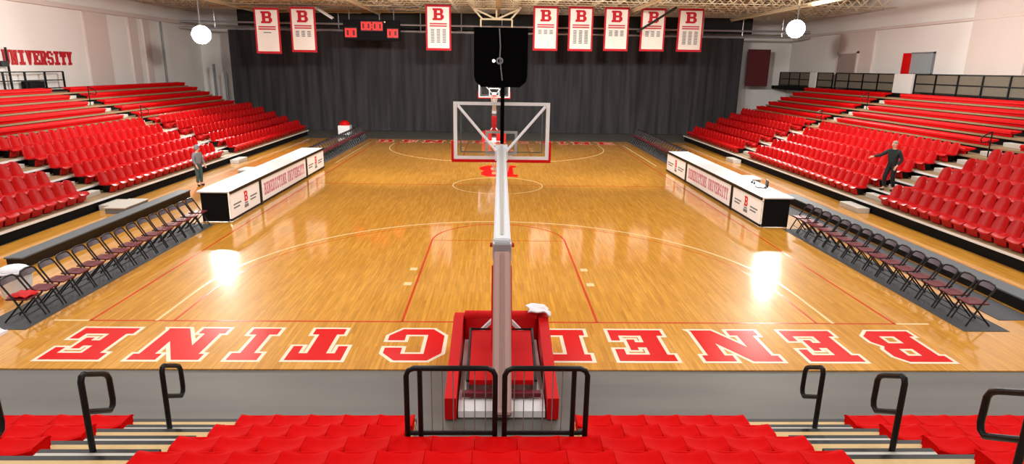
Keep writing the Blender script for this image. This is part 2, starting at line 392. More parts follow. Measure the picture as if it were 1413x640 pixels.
obj('track', MB().tube([(-22.5, 35.95, 7.5), (22.6, 35.95, 7.5)], .07), 'silver', cur, label='upper silver pipe')
for k in range(15): obj('hanger', MB().tube([(-20+2.9*k, 35.95, 7.08), (-20+2.9*k, 35.95, 8.41)], .04, 6), 'silver', cur)
tag(obj('hanging_cloth', MB().box(18.9, 20.6, 37.5, 37.56, 3.6, 6.3), 'maroon'), 'maroon cloth hanging on a pipe right of the curtain', 'cloth')
for k, (x_, y_) in enumerate(((-20.9, 37.2), (-20.0, 37.0), (-19.3, 37.0))):
    p = obj('standing_pole', MB().cyl((x_, y_, -.02), (x_, y_, 4.6-.5*k), .09, 10).box(x_-.25, x_+.25, y_-.25, y_+.25, -.02, .04, .01), 'grey')
    tag(p, '%s of three grey poles between left wall and curtain' % ('leftmost', 'middle', 'rightmost')[k], 'pole', 'poles beside the curtain')

# ================================================================== SIDE STANDS
RUN = .78
SIDE = {-1: dict(x0=12.95, z0=.34, rise=.285, A=(8.95, 10.15), B=(19.3, 20.6), end=32.6, near=2.5, word='left'),
         1: dict(x0=12.85, z0=.36, rise=.31, A=(9.6, 11.0), B=(21.3, 22.6), end=32.0, near=2.5, word='right')}
NROW, NCH = 11, 5
# prototypes ------------------------------------------------
def make_stadium_seat():
    t = thing('stadium_seat', '', 'seat')
    b = MB().shell(lambda u, v: (-.14-.10*v+.055*(2*u-1)**2, (.24*(2*u-1))*(1-.24*v**3), .26+.44*v-.06*abs(2*u-1)**3*v), 8, 5, (-.035, 0, .004))
    obj('backrest', b, 'seat', t, True)
    s = MB().shell(lambda u, v: (-.14+.44*v, .236*(2*u-1)*(1-.08*v**4), .285+.05*v**2-.03*math.sin(PI*v)+.035*(2*u-1)**2-.10*max(0, v-.8)/.2), 6, 8, (0, 0, -.04))
    obj('seat_pan', s, 'seat', t, True)
    obj('front_skirt', MB().shell(lambda u, v: (.255-.03*(2*u-1)**2-.06*v, .21*(2*u-1), .24-.21*v), 6, 2, (-.03, 0, 0)), 'seat', t, True)
    obj('pedestal', MB().box(-.18, .12, -.05, .05, .001, .25).box(-.22, .16, -.1, .1, .001, .02), 'black', t)
    return t
seatP = make_stadium_seat()
SEATS = []       # (side, section word, row, index, x, y, z, rz)
for sd, p in SIDE.items():
    secs = [('near', p['A'][0]-.26, p['near'], -1, 'near aisle'), ('middle', p['A'][1]+.26, p['B'][0]-.2, 1, 'near aisle'), ('far', p['B'][1]+.26, p['end']-.2, 1, 'far aisle')]
    for sec, ys, ye, dr, aw in secs:
        for r in range(NCH):
            n = 0; y = ys
            while (y-ye)*dr < 0:
                n += 1
                X = sd*(p['x0']+RUN*r+.40); Z = p['z0']+p['rise']*r
                if in_view(X, y, Z+.4): SEATS.append((sd, sec, r, n, X, y, Z, 0 if sd < 0 else PI, aw))
                y += .5*dr
pri = {'near': 0, 'middle': 1, 'far': 2}
SEATS.sort(key=lambda s: (pri[s[1]], s[2] if s[1] == 'far' else 0, s[5]))
first = True; stuff = []
for i, (sd, sec, r, n, X, Y, Z, rz, aw) in enumerate(SEATS):
    if i >= 300: stuff.append((X, Y, Z, rz)); continue
    side = SIDE[sd]['word']
    lab = 'red stadium seat, %s row of %s stand, %s seat %s %s' % (ORD[r+1], side, ORD[n], 'before' if sec == 'near' else 'beyond', aw)
    g = 'stadium seats in the %s section of the %s stand' % (sec, side)
    if first:
        seatP.location = (X, Y, Z); seatP.rotation_euler = (0, 0, rz); tag(seatP, lab, 'seat', g); first = False
        KIDS[seatP.name] = list(seatP.children)
    else: dup(seatP, (X, Y, Z), rz, lab, g)
# remaining far seats: one object
V, F = [], []
for ch in KIDS[seatP.name][:3]:
    me = ch.data
    for (X, Y, Z, rz) in stuff:
        b0 = len(V); c_ = 1 if rz == 0 else -1
        V += [(X+c_*v.co.x, Y+c_*v.co.y, Z+v.co.z) for v in me.vertices]; F += [tuple(b0+k for k in f.vertices) for f in me.polygons]
me = bpy.data.meshes.new('stadium_seats'); me.from_pydata(V, [], F); me.materials.append(M['seat'])
for p_ in me.polygons: p_.use_smooth = True
o = bpy.data.objects.new('stadium_seats', me); C.objects.link(o)
tag(o, 'distant red stadium seats in the upper rows of the far sections of both stands', 'seats', None, 'stuff')

for sd, p in SIDE.items():
    side = p['word']
    t = thing('bleacher', 'tall stepped %s side stand carrying red seats and benches' % side, 'bleacher', (0, 0, 0))
    mb, fa, no, nd = MB(), MB(), MB(), MB()
    def bx(m_, a, b, *r, **k): m_.box(min(sd*a, sd*b), max(sd*a, sd*b), *r, **k)
    for r in range(NROW):
        xa = p['x0']+RUN*r; xb = xa+RUN+(.6 if r == NROW-1 else 0); z = p['z0']+p['rise']*r
        bx(mb, xa, xb, p['near'], p['end'], z-.06, z)
        bx(fa, xa+.06, xa+.09, p['near'], p['end'], max(-.02, z-p['rise']) if r else -.02, z-.06)
        bx(no if r < 5 else nd, xa-.02, xa+.0, p['near'], p['end'], z-.07, z-.005)
    bx(fa, p['x0']+.09, p['x0']+RUN*NROW+.6, p['near']-.02, p['near'], -.02, .3)
    obj('deck', mb, 'deck', t); obj('riser_fascia', fa, 'blackmatte', t, label='black riser boards'); obj('nosing', no, 'white', t, label='white step nosing'); obj('nosing', nd, 'deck', t, label='brown step nosing')
    for a in ('A', 'B'):
        for r in range(1, NROW):
            xa = p['x0']+RUN*r; z = p['z0']+p['rise']*(r-1); st = MB()
            bx(st, xa-.32, xa-.025, p[a][0]+.12, p[a][1]-.12, z, z+p['rise']*.5, bev=.01)
            obj('aisle_step', st, 'lgrey', t)
    for a in ('A', 'B'):     # floor level step in front of the aisle
        st = MB(); bx(st, p['x0']-.45, p['x0']-.03, p[a][0]+.1, p[a][1]-.1, 0, p['z0']*.5, bev=.01); obj('aisle_step', st, 'lgrey', t)
    # benches of the upper rows
    for r in range(NCH, NROW):
        for sec, y0, y1 in (('nearest', p['near'], p['A'][0]), ('middle', p['A'][1], p['B'][0]), ('farthest', p['B'][1], p['end']-.4)):
            if sec == 'nearest' and not any(in_view(sd*(p['x0']+RUN*r), yy, p['z0']+p['rise']*r+.2, 10) for yy in (y1, (y0+y1)/2)): continue
            xa = p['x0']+RUN*r; z = p['z0']+p['rise']*r
            bt = thing('bench', 'long red bench, %s bench row above the seats, %s section of %s stand' % (ORD[r-NCH+1], sec, side), 'bench', (sd*xa, (y0+y1)/2, z), 0 if sd < 0 else PI, 'long red benches on the %s stand' % side)
            L = (y1-y0)/2-.02
            prof = [(.03, .12), (.02, .19), (-.02, .23), (-.1, .215), (-.3, .22), (-.38, .24), (-.4, .19), (-.02, .1)]
            b = MB().prism(prof, (0, L, 0), (1, 0, 0), (0, 0, 1), 0, 2*L)
            obj('seat_board', b, 'bench', bt)
            obj('front_panel', MB().box(-.06, -.02, -L, L, .015, .14), 'bench', bt)
            n_ = max(2, int(L))
            for k in range(n_):
                yy = -L+.2+(2*L-.4)*k/(n_-1)
                obj('support', MB().box(-.27, -.07, yy-.02, yy+.02, .001, .15), 'black', bt)
    # aisle hand poles
    for a, lab in (('A', 'near'), ('B', 'far')):
        for j, r in enumerate((5, 8)):
            z = p['z0']+p['rise']*r; xx = sd*(p['x0']+RUN*r+.3); yy = (p[a][0]+p[a][1])/2
            pr = thing('aisle_handrail', 'black handrail post in the %s aisle of the %s stand, %s' % (lab, side, ('lower one', 'upper one')[j]), 'handrail', (xx, yy, z), 0, 'handrails in the side stand aisles')
            obj('post', MB().tube([(0, 0, .001), (0, 0, .9)], .022), 'black', pr)
            obj('loop', MB().tube([(0, 0, .88), (-sd*.3, 0, .72), (-sd*.36, 0, .62), (-sd*.3, 0, .5), (0, 0, .55)], .02), 'black', pr)
# long low platforms between team chairs and stand, grey runners
for sd, x0, x1, y0, y1 in ((-1, 11.0, 11.35, 3.0, 11.2), (1, 10.7, 11.1, .2, 11.6)):
    t = thing('low_platform', 'long low black platform with grey top behind the %s team chairs' % SIDE[sd]['word'], 'platform', (sd*(x0+x1)/2, (y0+y1)/2, 0))
    hw, hl = (x1-x0)/2, (y1-y0)/2
    obj('body', MB().box(-hw, hw, -hl, hl, .002, .24), 'black', t); obj('top', MB().box(-hw-.03, hw+.03, -hl-.03, hl+.03, .24, .28, .01), 'greybox', t)
t = thing('step_box', 'pale grey step box on the floor at the foot of the left near aisle', 'step', (-12.15, 9.3, 0))
obj('body', MB().box(-.3, .3, -.7, .7, .002, .16), 'grey', t); obj('top', MB().box(-.33, .33, -.73, .73, .16, .2, .01), 'lgrey', t)
def runner(x0, x1, y0, y1, lab):
    return tag(obj('floor_runner', MB().box(min(x0, x1), max(x0, x1), y0, y1, .001, .008), 'greymat'), lab, 'mat')
runner(-8.5, -9.4, -.45, 7.4, 'grey rubber runner under the left row of folding chairs by the near corner')
runner(8.74, 9.62, -.35, 7.4, 'grey rubber runner under the right row of folding chairs by the near corner')
runner(9.85, 10.6, .2, 11.6, 'grey rubber runner along the low platform behind the right team chairs')
runner(-8.5, -9.4, 18.7, 31.0, 'grey rubber runner under the far left chairs near the curtain')
runner(8.74, 9.62, 18.9, 31.0, 'grey rubber runner under the far right chairs near the curtain')

# ================================================================== FOLDING CHAIRS
def make_chair():
    t = thing('folding_chair', '', 'chair')
    fr = MB()
    loop = [(.23, -.21, .012), (.02, -.21, .43), (-.17, -.21, .74), (-.195, -.195, .79), (-.21, -.15, .825), (-.215, 0, .84), (-.21, .15, .825), (-.195, .195, .79), (-.17, .21, .74), (.02, .21, .43), (.23, .21, .012)]
    fr.tube(loop, .017, 6)
    fr.tube([(.16, -.21, .15), (.16, .21, .15)], .009, 6)
    obj('front_frame', fr, 'chairframe', t, True)
    bk = MB(); bk.tube([(.14, -.185, .43), (-.24, -.185, .012)], .016, 6); bk.tube([(.14, .185, .43), (-.24, .185, .012)], .016, 6); bk.tube([(-.17, -.185, .09), (-.17, .185, .09)], .009, 6)
    obj('rear_legs', bk, 'chairframe', t, True)
    obj('backrest', MB().shell(lambda u, v: (-.165-.03*v-.02*(1-(2*u-1)**2), .19*(2*u-1), .715+.105*v-.03*v*(2*u-1)**4), 6, 3, (-.02, 0, 0)), 'vinyl', t, True)
    obj('seat', MB().box(-.17, .22, -.185, .185, .43, .465, .014), 'seatred', t)
    return t
chairP = make_chair(); KIDS[chairP.name] = list(chairP.children); firstc = True
def chair(x, y, rz, lab, g):
    global firstc
    if firstc:
        chairP.location = (x, y, .008); chairP.rotation_euler = (0, 0, rz); tag(chairP, lab, 'chair', g); firstc = False
    else: dup(chairP, (x, y, .008), rz, lab, g)
for k in range(15):
    chair(-8.82, .02+.5*k, random.uniform(-.04, .04), 'black folding chair in the near left row, %s from the near end' % ORD[k+1], 'folding chairs in the near left row')
for k in range(15):
    chair(9.15, .06+.5*k, PI+random.uniform(-.04, .04), 'black folding chair in the near right row, %s from the near end' % ORD[k+1], 'folding chairs in the near right row')
for k in range(24):
    chair(-8.85, 19.1+.5*k, 0, 'small distant black folding chair, far left row, %s beyond the scoring table' % ORD[k+1], 'folding chairs in the far left row')
for k in range(24):
    chair(9.2, 19.3+.5*k, PI, 'small distant black folding chair, far right row, %s beyond the scoring table' % ORD[k+1], 'folding chairs in the far right row')

# ================================================================== SCORING TABLES
def scoring_table(sd, y0, y1):
    xf = 8.12; t = thing('scoring_table', 'long white topped scoring table with lit white sign boards on the %s sideline' % SIDE[sd]['word'], 'table', (sd*xf, y0, 0))
    Ly = y1-y0; D = .95
    def bx(m_, a, b, *r, **k): return m_.box(min(sd*a, sd*b), max(sd*a, sd*b), *r, **k)
    obj('tabletop', bx(MB(), -.03, D, 0, Ly, .9, .95, bev=.01), 'white', t)
    obj('edge_strip', bx(MB(), -.06, -.03, 0, Ly, .86, .955), 'black', t)
    obj('end_panel', bx(MB(), .05, D-.1, .03, .06, .02, .9), 'blackmatte', t); obj('end_panel', bx(MB(), .05, D-.1, Ly-.06, Ly-.03, .02, .9), 'blackmatte', t)
    for k in range(5):
        yy = .15+(Ly-.3)*k/4
        obj('leg', bx(MB(), D-.12, D-.07, yy-.025, yy+.025, .002, .9), 'black', t); obj('leg', bx(MB(), .1, .15, yy-.025, yy+.025, .002, .9), 'black', t)
    spans = ((.03, 2.4), (2.6, 7.75), (7.95, Ly-.03))
    R = (0, 1, 0) if sd < 0 else (0, -1, 0)
    for k, (a, b) in enumerate(spans):
        pn = obj('sign_board', bx(MB(), -.03, .0, a, b, .1, .84, bev=.004), 'signwhite', t)
        o0 = (-sd*.03, a, 0) if sd < 0 else (-sd*.03, b, 0)
        w = b-a
        if k == 1:
            for wd, f0, f1 in (('BENEDICTINE', 0, 11.9), ('UNIVERSITY', 12.9, 23.7)):
                tx = MB(); word(tx, wd, (o0[0], o0[1]+R[1]*(.25+(w-.5)*f0/23.7), .27), R, (0, 0, 1), (w-.5)*(f1-f0)/23.7, .42, 0, .004); obj('lettering', tx, 'pinkink', pn)
        else:
            em = MB(); oo = (o0[0], o0[1]+R[1]*(w/2-.14), .42)
            letter(em, 'B', oo, R, (0, 0, 1), .28, .32, 0, .004); obj('emblem', em, 'redpad', pn)
            ft = MB().prism(q(-.02, -.2, .3, -.1), oo, R, (0, 0, 1), 0, .004).prism(q(.02, -.08, .26, -.03), oo, R, (0, 0, 1), 0, .004); obj('emblem_base', ft, 'ink', pn)
            for s0 in (.2, w/2+.35):
                tx = MB()
                for j in range(2):
                    tx.prism(q(s0, .46-.1*j, s0+(w/2-.6)*(1-.2*j), .51-.1*j), (o0[0], o0[1], 0), R, (0, 0, 1), 0, .003)
                obj('small_print', tx, 'ink', pn)
    for yy in (2.5, 7.85): obj('divider', bx(MB(), -.05, 0, yy-.08, yy+.08, .02, .86), 'black', t)
    obj('bottom_rail', bx(MB(), -.04, .02, 0, Ly, .03, .1), 'black', t)
    return t
scoring_table(-1, 7.62, 18.2); scoring_table(1, 7.55, 18.5)
# items near the tables
t = thing('laptop', 'black laptop lying open on the right scoring table', 'laptop', (8.75, 9.3, .952), 2.9)
obj('keyboard_base', MB().box(-.16, .16, -.2, .2, 0, .025, .005), 'black', t); obj('screen', MB().box(-.2, -.17, -.2, .2, .02, .25, .005), 'black', t)
t = thing('headset', 'black headset beside the laptop on the right scoring table', 'headset', (8.75, 9.95, .952))
obj('band', MB().tube([(0, .1*math.cos(a), .03+.1*math.sin(a)) for a in [PI*k/10 for k in range(11)]], .012, 6), 'black', t)
obj('ear_cup', MB().sphere((0, .1, .035), .04, .025, .035), 'black', t); obj('ear_cup', MB().sphere((0, -.1, .035), .04, .025, .035), 'black', t)
def crate(x, y, lab, m, mt):
    t = thing('equipment_case', lab, 'case', (x, y, .002))
    obj('body', MB().box(-.25, .25, -.4, .4, 0, .35, .03), m, t); obj('lid', MB().box(-.27, .27, -.42, .42, .35, .42, .02), mt, t)
    obj('handle', MB().tube([(-.1, -.43, .2), (-.1, -.47, .2), (.1, -.47, .2), (.1, -.43, .2)], .012, 6), 'black', t)
crate(10.6, 14.6, 'white lidded case on the floor behind the right scoring table', 'greybox', 'white')
crate(-10.5, 15.3, 'cream lidded case on the floor behind the left scoring table', 'grey', 'lgrey')

# ================================================================== BASKETBALL HOOPS
def make_hoop(label):
    t = thing('basketball_hoop', label, 'hoop', (0, 0, -.02))
    base = MB()
    base.prism([(-3.35, 0.02), (-1.25, 0.02), (-1.25, .28), (-3.2, .2), (-3.35, .12)], (-.6, 0, 0), (0, 1, 0), (0, 0, 1), 0, 1.2)
    b = obj('base', base, 'white', t)
    obj('cross_bar', MB().box(-.55, .55, -3.2, -3.1, .24, .31, .01), 'seatred', t, label='dark red bar across the base')
    wp = MB().prism([(-3.05, .36), (-2.0, .66), (-2.0, .73), (-3.05, .43)], (-.46, 0, 0), (0, 1, 0), (0, 0, 1), 0, .92)
    w_ = obj('ballast_cover', wp, 'redpad', t)
    obj('cover_frame', MB().tube([(-.48, -3.02, .4), (-.48, -1.98, .74), (.48, -1.98, .74), (.48, -3.02, .4)], .025, 8), 'black', t)
    for s_ in (-1, 1):
        obj('cover_stay', MB().prism([(-3.02, .15), (-2.1, .15), (-2.1, .6), (-3.02, .38)], (s_*.48-.02, 0, 0), (0, 1, 0), (0, 0, 1), 0, .04), 'grey', t)
        for yy in (-3.0, -1.5): obj('wheel', MB().cyl((s_*.58-.02, yy, .06), (s_*.58+.02, yy, .06), .06), 'black', t)
        x0, x1 = sorted((s_*.62, s_*.78))
        sp = MB().prism([(-3.4, .02), (-1.1, .02), (-1.1, .66), (-1.4, .7), (-3.4, .34)], (x0, 0, 0), (0, 1, 0), (0, 0, 1), 0, x1-x0)
        obj('side_pad', sp, 'redpad', t)
        xx0, xx1 = sorted((s_*.14, s_*.62))
        obj('front_pad', MB().box(xx0, xx1, -1.35, -1.12, .1, .72, .05), 'redpad', t)
        obj('front_cushion', MB().tube([(s_*.15, -1.28, .68), (s_*.2, -1.28, .68), (s_*.55, -1.28, .68), (s_*.6, -1.28, .68)], .085, 12), 'redpad', t, True)
        obj('front_strut', MB().tube([(s_*.5, -1.45, .3), (s_*.13, -1.85, .85)], .035), 'arm', t)
    # mast, joint and arm: tapered square beams from (y,z) to (y,z)
    def beam(p0, p1, w0, w1, h0, h1):
        d = Vector((0, p1[0]-p0[0], p1[1]-p0[1])).normalized(); n = Vector((0, -d.z, d.y)); mb = MB(); vs = []
        for (p, w_, h_) in ((p0, w0, h0), (p1, w1, h1)):
            c = Vector((0, p[0], p[1]))
            vs.append([mb.bm.verts.new(c+Vector((sx*w_/2, 0, 0))+n*sy*h_/2) for sx, sy in ((-1, -1), (1, -1), (1, 1), (-1, 1))])
        a, b_ = vs
        mb.bm.faces.new(a[::-1]); mb.bm.faces.new(b_)
        for k in range(4): mb.bm.faces.new((a[k], a[(k+1) % 4], b_[(k+1) % 4], b_[k]))
        bmesh.ops.bevel(mb.bm, geom=list(mb.bm.edges), offset=.02, segments=2, affect='EDGES')
        return mb
    J = (-1.62, 1.95)
    mast = obj('mast', beam((-3.45, .1), J, .26, .27, .24, .22), 'taupe', t)
    obj('mast_strip', beam((-3.5, .25), (-1.8, 1.95), .04, .04, .03, .03), 'taupe', t)
    obj('mast_pad', beam((-2.75, .5), (-1.62, 1.75), .32, .32, .12, .12), 'redpad', t).location = (0, .15, -.13)
    jb = obj('joint_box', MB().box(-.15, .15, -1.78, -1.45, 1.78, 2.08, .03), 'silver', t)
    obj('pivot_pin', MB().cyl((-.19, -1.6, 2.0), (.19, -1.6, 2.0), .035), 'rim', jb)
    obj('arm', beam((-1.6, 2.02), (1.02, 3.16), .27, .16, .18, .14), 'arm', t)
    obj('arm_rib', beam((-1.55, 2.14), (.95, 3.25), .05, .04, .02, .02), 'lgrey', t)
    obj('arm_end_plate', MB().box(-.12, .12, .98, 1.16, 2.95, 3.25, .01), 'arm', t)
    for s_ in (-1, 1):
        obj('brace', MB().tube([(s_*.06, .95, 3.1), (s_*.84, 1.16, 3.98)], .028), 'arm', t)
    # board
    bw, z0, z1 = .93, 2.95, 4.05
    bb = obj('backboard', MB().box(-bw, bw, 1.2, 1.215, z0, z1), 'glass', t)
    fm = MB()
    fm.box(-bw, bw, 1.18, 1.22, z0, z0+.06).box(-bw, bw, 1.18, 1.22, z1-.06, z1).box(-bw, -bw+.07, 1.18, 1.22, z0+.06, z1-.06).box(bw-.07, bw, 1.18, 1.22, z0+.06, z1-.06)
    obj('board_frame', fm, 'white', bb)
    tg = MB(); w2, h0, h1 = .31, 3.04, 3.5
    tg.box(-w2, w2, 1.215, 1.222, h1-.05, h1).box(-w2, w2, 1.215, 1.222, h0, h0+.05).box(-w2, -w2+.05, 1.215, 1.222, h0+.05, h1-.05).box(w2-.05, w2, 1.215, 1.222, h0+.05, h1-.05)
    obj('target_square', tg, 'white', bb)
    ig = MB().box(-.8, .8, 1.216, 1.221, 3.08, 3.1).box(-.8, -.78, 1.216, 1.221, 3.1, 3.9).box(.78, .8, 1.216, 1.221, 3.1, 3.9)
    obj('inner_line', ig, 'grey', bb)
    pd = MB().box(-bw-.04, bw+.04, 1.165, 1.245, z0-.06, z0, .01).box(-bw-.045, -bw, 1.165, 1.245, z0-.02, z0+.36, .01).box(bw, bw+.045, 1.165, 1.245, z0-.02, z0+.36, .01)
    obj('board_pad', pd, 'redpad', bb, label='red edge padding')
    rm = MB().tube([(.235*math.cos(2*PI*k/24), 1.6+.235*math.sin(2*PI*k/24), 3.07) for k in range(24)], .012, 6, True)
    rm.box(-.1, .1, 1.22, 1.38, 3.0, 3.09, .01)
    obj('rim', rm, 'rim', t, True)
    nt = MB()
    for k in range(12):
        for dr in (1, -1):
            pts = []
            for j in range(6):
                f = j/5; a = 2*PI*k/12+dr*f*PI/4; rr = .23-.09*f
                pts.append((rr*math.cos(a), 1.6+rr*math.sin(a), 3.06-.42*f))
            nt.tube(pts, .005, 4)
    obj('net', nt, 'net', t)
    return t
hoop = make_hoop('white portable basketball hoop with red pads standing at the near baseline')
KIDS[hoop.name] = list(hoop.children)
dup(hoop, (-.2, 28.65, -.02), PI, 'distant portable basketball hoop with red pads in front of the curtain')
# towel draped over the right front pad
tw = MB().shell(lambda u, v: (.44+.36*u+.03*math.sin(9*v), -1.44+.46*v+.02*math.sin(11*u), .78+.03*math.sin(7*u+3*v)*math.sin(5*v)-(.28*max(0, v-.75)/.25)-.35*max(0, u-.8)), 12, 12, (0, 0, .02))
tag(obj('towel', tw, 'towel', None, True), 'white towel draped over the right front pad of the near hoop', 'towel')
# shot clock on its pole
sc = thing('shot_clock', 'large black shot clock box on a pole above the near backboard', 'clock', (-.03, 1.06, 3.24))
prof = [(-.36, 0), (.36, 0), (.47, .1), (.495, .2), (.495, 1.06), (-.495, 1.06), (-.495, .2), (-.47, .1)]
obj('housing', MB().prism(prof, (0, .14, 1.08), (1, 0, 0), (0, 0, 1), 0, .3), 'clock', sc)
obj('pole', MB().tube([(.04, -.045, .02), (.04, -.1, .5), (.04, -.2, 1.1)], .038, 10), 'clock', sc)
cj = obj('cable_joint', MB().tube([(-.02+.05*math.cos(2*PI*k/16), -.18, 1.55+.05*math.sin(2*PI*k/16)) for k in range(16)], .018, 6, True), 'grey', sc)
obj('indicator_lamp', MB().sphere((-.13, -.17, 1.55), .03, .02, .03), mat('white_indicator', (255, 255, 255), emit=1.5), sc)
obj('cable', MB().tube([(-.03, -.17, 2.12), (-.01, -.175, 1.8), (-.02, -.18, 1.6), (0, -.18, 1.45), (.03, -.17, 1.2)], .012, 6), 'grey', sc)
# tan hanging frame under the roof beyond the clock
hf = MB()
for a, b in (((-1.6, 8.3), (1.4, 8.3)), ((-1.6, 8.3), (-1.0, 7.65)), ((1.4, 8.3), (.8, 7.65)), ((-1.1, 7.65), (.9, 7.65)), ((-1.1, 7.65), (-1.1, 7.05)), ((.9, 7.65), (.9, 7.05)), ((-.1, 8.3), (-.1, 7.65)), ((-1.6, 8.3), (-.1, 7.65)), ((1.4, 8.3), (-.1, 7.65))):
    hf.tube([(a[0], 31, a[1]), (b[0], 31, b[1])], .06, 6)
hf.box(-1.7, -1.5, 30.9, 31.1, 8.3, 8.42).box(1.3, 1.5, 30.9, 31.1, 8.3, 8.42)
tag(obj('roof_truss', hf, 'joist'), 'tan steel frame hanging from the roof above the centre of the court', 'frame')

# ================================================================== BANNERS, SCOREBOARD
BAN = [(-15.05, -13.5, 8.02, 5.3, 0), (-12.85, -11.3, 8.1, 5.42, 1), (-4.5, -2.93, 8.38, 5.66, 3), (2.2, 3.75, 8.4, 5.75, 2), (4.4, 5.95, 8.42, 5.76, 3), (6.65, 8.2, 8.42, 5.8, 1), (8.95, 10.5, 8.4, 5.82, 1), (11.3, 12.9, 8.42, 5.83, 3)]
BL = ['first banner from the left, white with red border and blank lower half', 'second banner from the left, white with short grey columns', 'third banner from the left, white, alone between scoreboard and shot clock',
      'fourth banner from the left, white with red border, next right of the shot clock', 'fifth banner from the left, white with red border and three long columns', 'sixth banner from the left, white with short grey columns', 'seventh banner from the left, crossed by a dark diagonal strut', 'last banner on the right, white with three long grey columns']
for k, (x0, x1, zt, zb, kind) in enumerate(BAN):
    y = 30.0; w = x1-x0; h = zt-zb
    t = thing('banner', BL[k], 'banner', (x0, y, zb), 0, 'banners hanging from the roof')
    obj('cloth', MB().shell(lambda u, v: (w*u, .03*math.sin(u*6+k)*(1-v), h*v), 10, 6, (0, .02, 0)), 'bred', t, True)
    obj('panel', MB().shell(lambda u, v: (.11+(w-.22)*u, -.03+.03*math.sin((.11+(w-.22)*u)/w*6+k)*(1-(.06+.88*v)), h*(.05+.9*v)), 10, 6, (0, .012, 0)), 'bwhite', t, True)
    lb = MB(); letter(lb, 'B', (w*.28, -.045, h*.66), (1, 0, 0), (0, 0, 1), w*.44, h*.26, 0, .012); obj('letter', lb, 'bred', t)
    tx = MB()
    for j in range(2): tx.prism(q(w*.16, h*(.57-.05*j), w*.84, h*(.6-.05*j)), (0, -.05, 0), (1, 0, 0), (0, 0, 1), 0, .008)
    obj('printed_title', tx, 'inkred', t)
    n = {0: 1, 1: 4, 2: 3, 3: 9}[kind]
    for cx in ((.2, .43, .66) if kind else (.35,)):
        tx = MB()
        for j in range(n): tx.prism(q(w*cx, h*(.45-.035*j), w*(cx+(.14 if kind else .3)), h*(.47-.035*j)), (0, -.055, 0), (1, 0, 0), (0, 0, 1), 0, .008)
        obj('printed_list', tx, 'ink', t)
    obj('hanging_rod', MB().tube([(-.05, .0, h+.02), (w+.05, .0, h+.02)], .025, 6).tube([(.1, 0, h), (.1, 0, 8.5-zb)], .012, 5).tube([(w-.1, 0, h), (w-.1, 0, 8.5-zb)], .012, 5), 'grey', t)
st = MB().tube([(8.45, 28.6, 6.9), (10.75, 28.6, 8.35)], .07, 8)
tag(obj('roof_strut', st, 'dark'), 'dark diagonal strut crossing in front of the seventh banner', 'strut')
# LED scoreboard
SEG = {'0': 'abcdef', '1': 'bc', '2': 'abged'}
def digit(mb, ch, x, z, w, h):
    t_ = w*.2
    S_ = {'a': q(t_, h-t_, w-t_, h), 'd': q(t_, 0, w-t_, t_), 'g': q(t_, h/2-t_/2, w-t_, h/2+t_/2), 'f': q(0, h/2, t_, h), 'e': q(0, 0, t_, h/2), 'b': q(w-t_, h/2, w, h), 'c': q(w-t_, 0, w, h/2)}
    for s_ in SEG[ch]: mb.prism(S_[s_], (x, 0, z), (1, 0, 0), (0, 0, 1), 0, .012)
sb = thing('scoreboard', 'black scoreboard with red lit digits hanging before the curtain', 'scoreboard', (-10.1, 32, 6.3))
obj('housing', MB().box(0, 3.7, .03, .3, -.05, 1.25, .03), 'blackmatte', sb)
for xx in (.4, 3.3): obj('hanger', MB().tube([(xx, .15, 1.2), (xx, .15, 2.2)], .03, 6), 'grey', sb)
for x0, z0, w, h, txt in ((1.15, .55, 1.45, .62, '00:00'), (.1, .1, .8, .66, '00'), (2.85, .12, .75, .62, '00')):
    p = obj('digit_panel', MB().box(x0, x0+w, 0, .04, z0, z0+h, .005), 'ledbg', sb)
    mb = MB(); n = len(txt.replace(':', '')); dw = (w-.1-.06*(n-1)-(.08 if ':' in txt else 0))/n; xx = x0+.05
    for ch in txt:
        if ch == ':':
            for zz in (.2, .36): mb.prism(q(0, 0, .06, .06), (xx-.03, 0, z0+zz), (1, 0, 0), (0, 0, 1), 0, .012)
            xx += .08; continue
        digit(mb, ch, xx, z0+.08, dw, h-.16); xx += dw+.06
    obj('digits', mb, 'led', p)
obj('status_lamp', MB().sphere((2.72, 0, 1.12), .06, .03, .05), 'bwhite', sb)
sp = MB().box(-.9, 1.0, -.16, .16, -.14, .14, .02)
spk = thing('roof_light_batten', 'white fluorescent batten tilted beside the scoreboard', 'light', (-11.2, 31.2, 8.0)); spk.rotation_euler = (0, .55, 0)
obj('tube', MB().cyl((-.8, 0, -.08), (.8, 0, -.08), .05, 10), 'white', spk); obj('housing', MB().box(-.85, .85, -.07, .07, -.03, .05, .01), 'lgrey', spk)
obj('stem', MB().tube([(-.5, 0, .05), (-.76, 0, .47)], .015, 6), 'grey', spk)
# wall lettering on the left
wlt = thing('wall_lettering', 'red block letters spelling UNIVERSITY on the left wall', 'sign', (-22.6, 0, 0))
for k, ch in enumerate('UNIVERSITY'):
    mb = MB(); letter(mb, ch, (0, 19.1+.49*k, 4.45), (0, 1, 0), (0, 0, 1), .43, .68, .002, .05); obj('letter', mb, 'wallred', wlt)
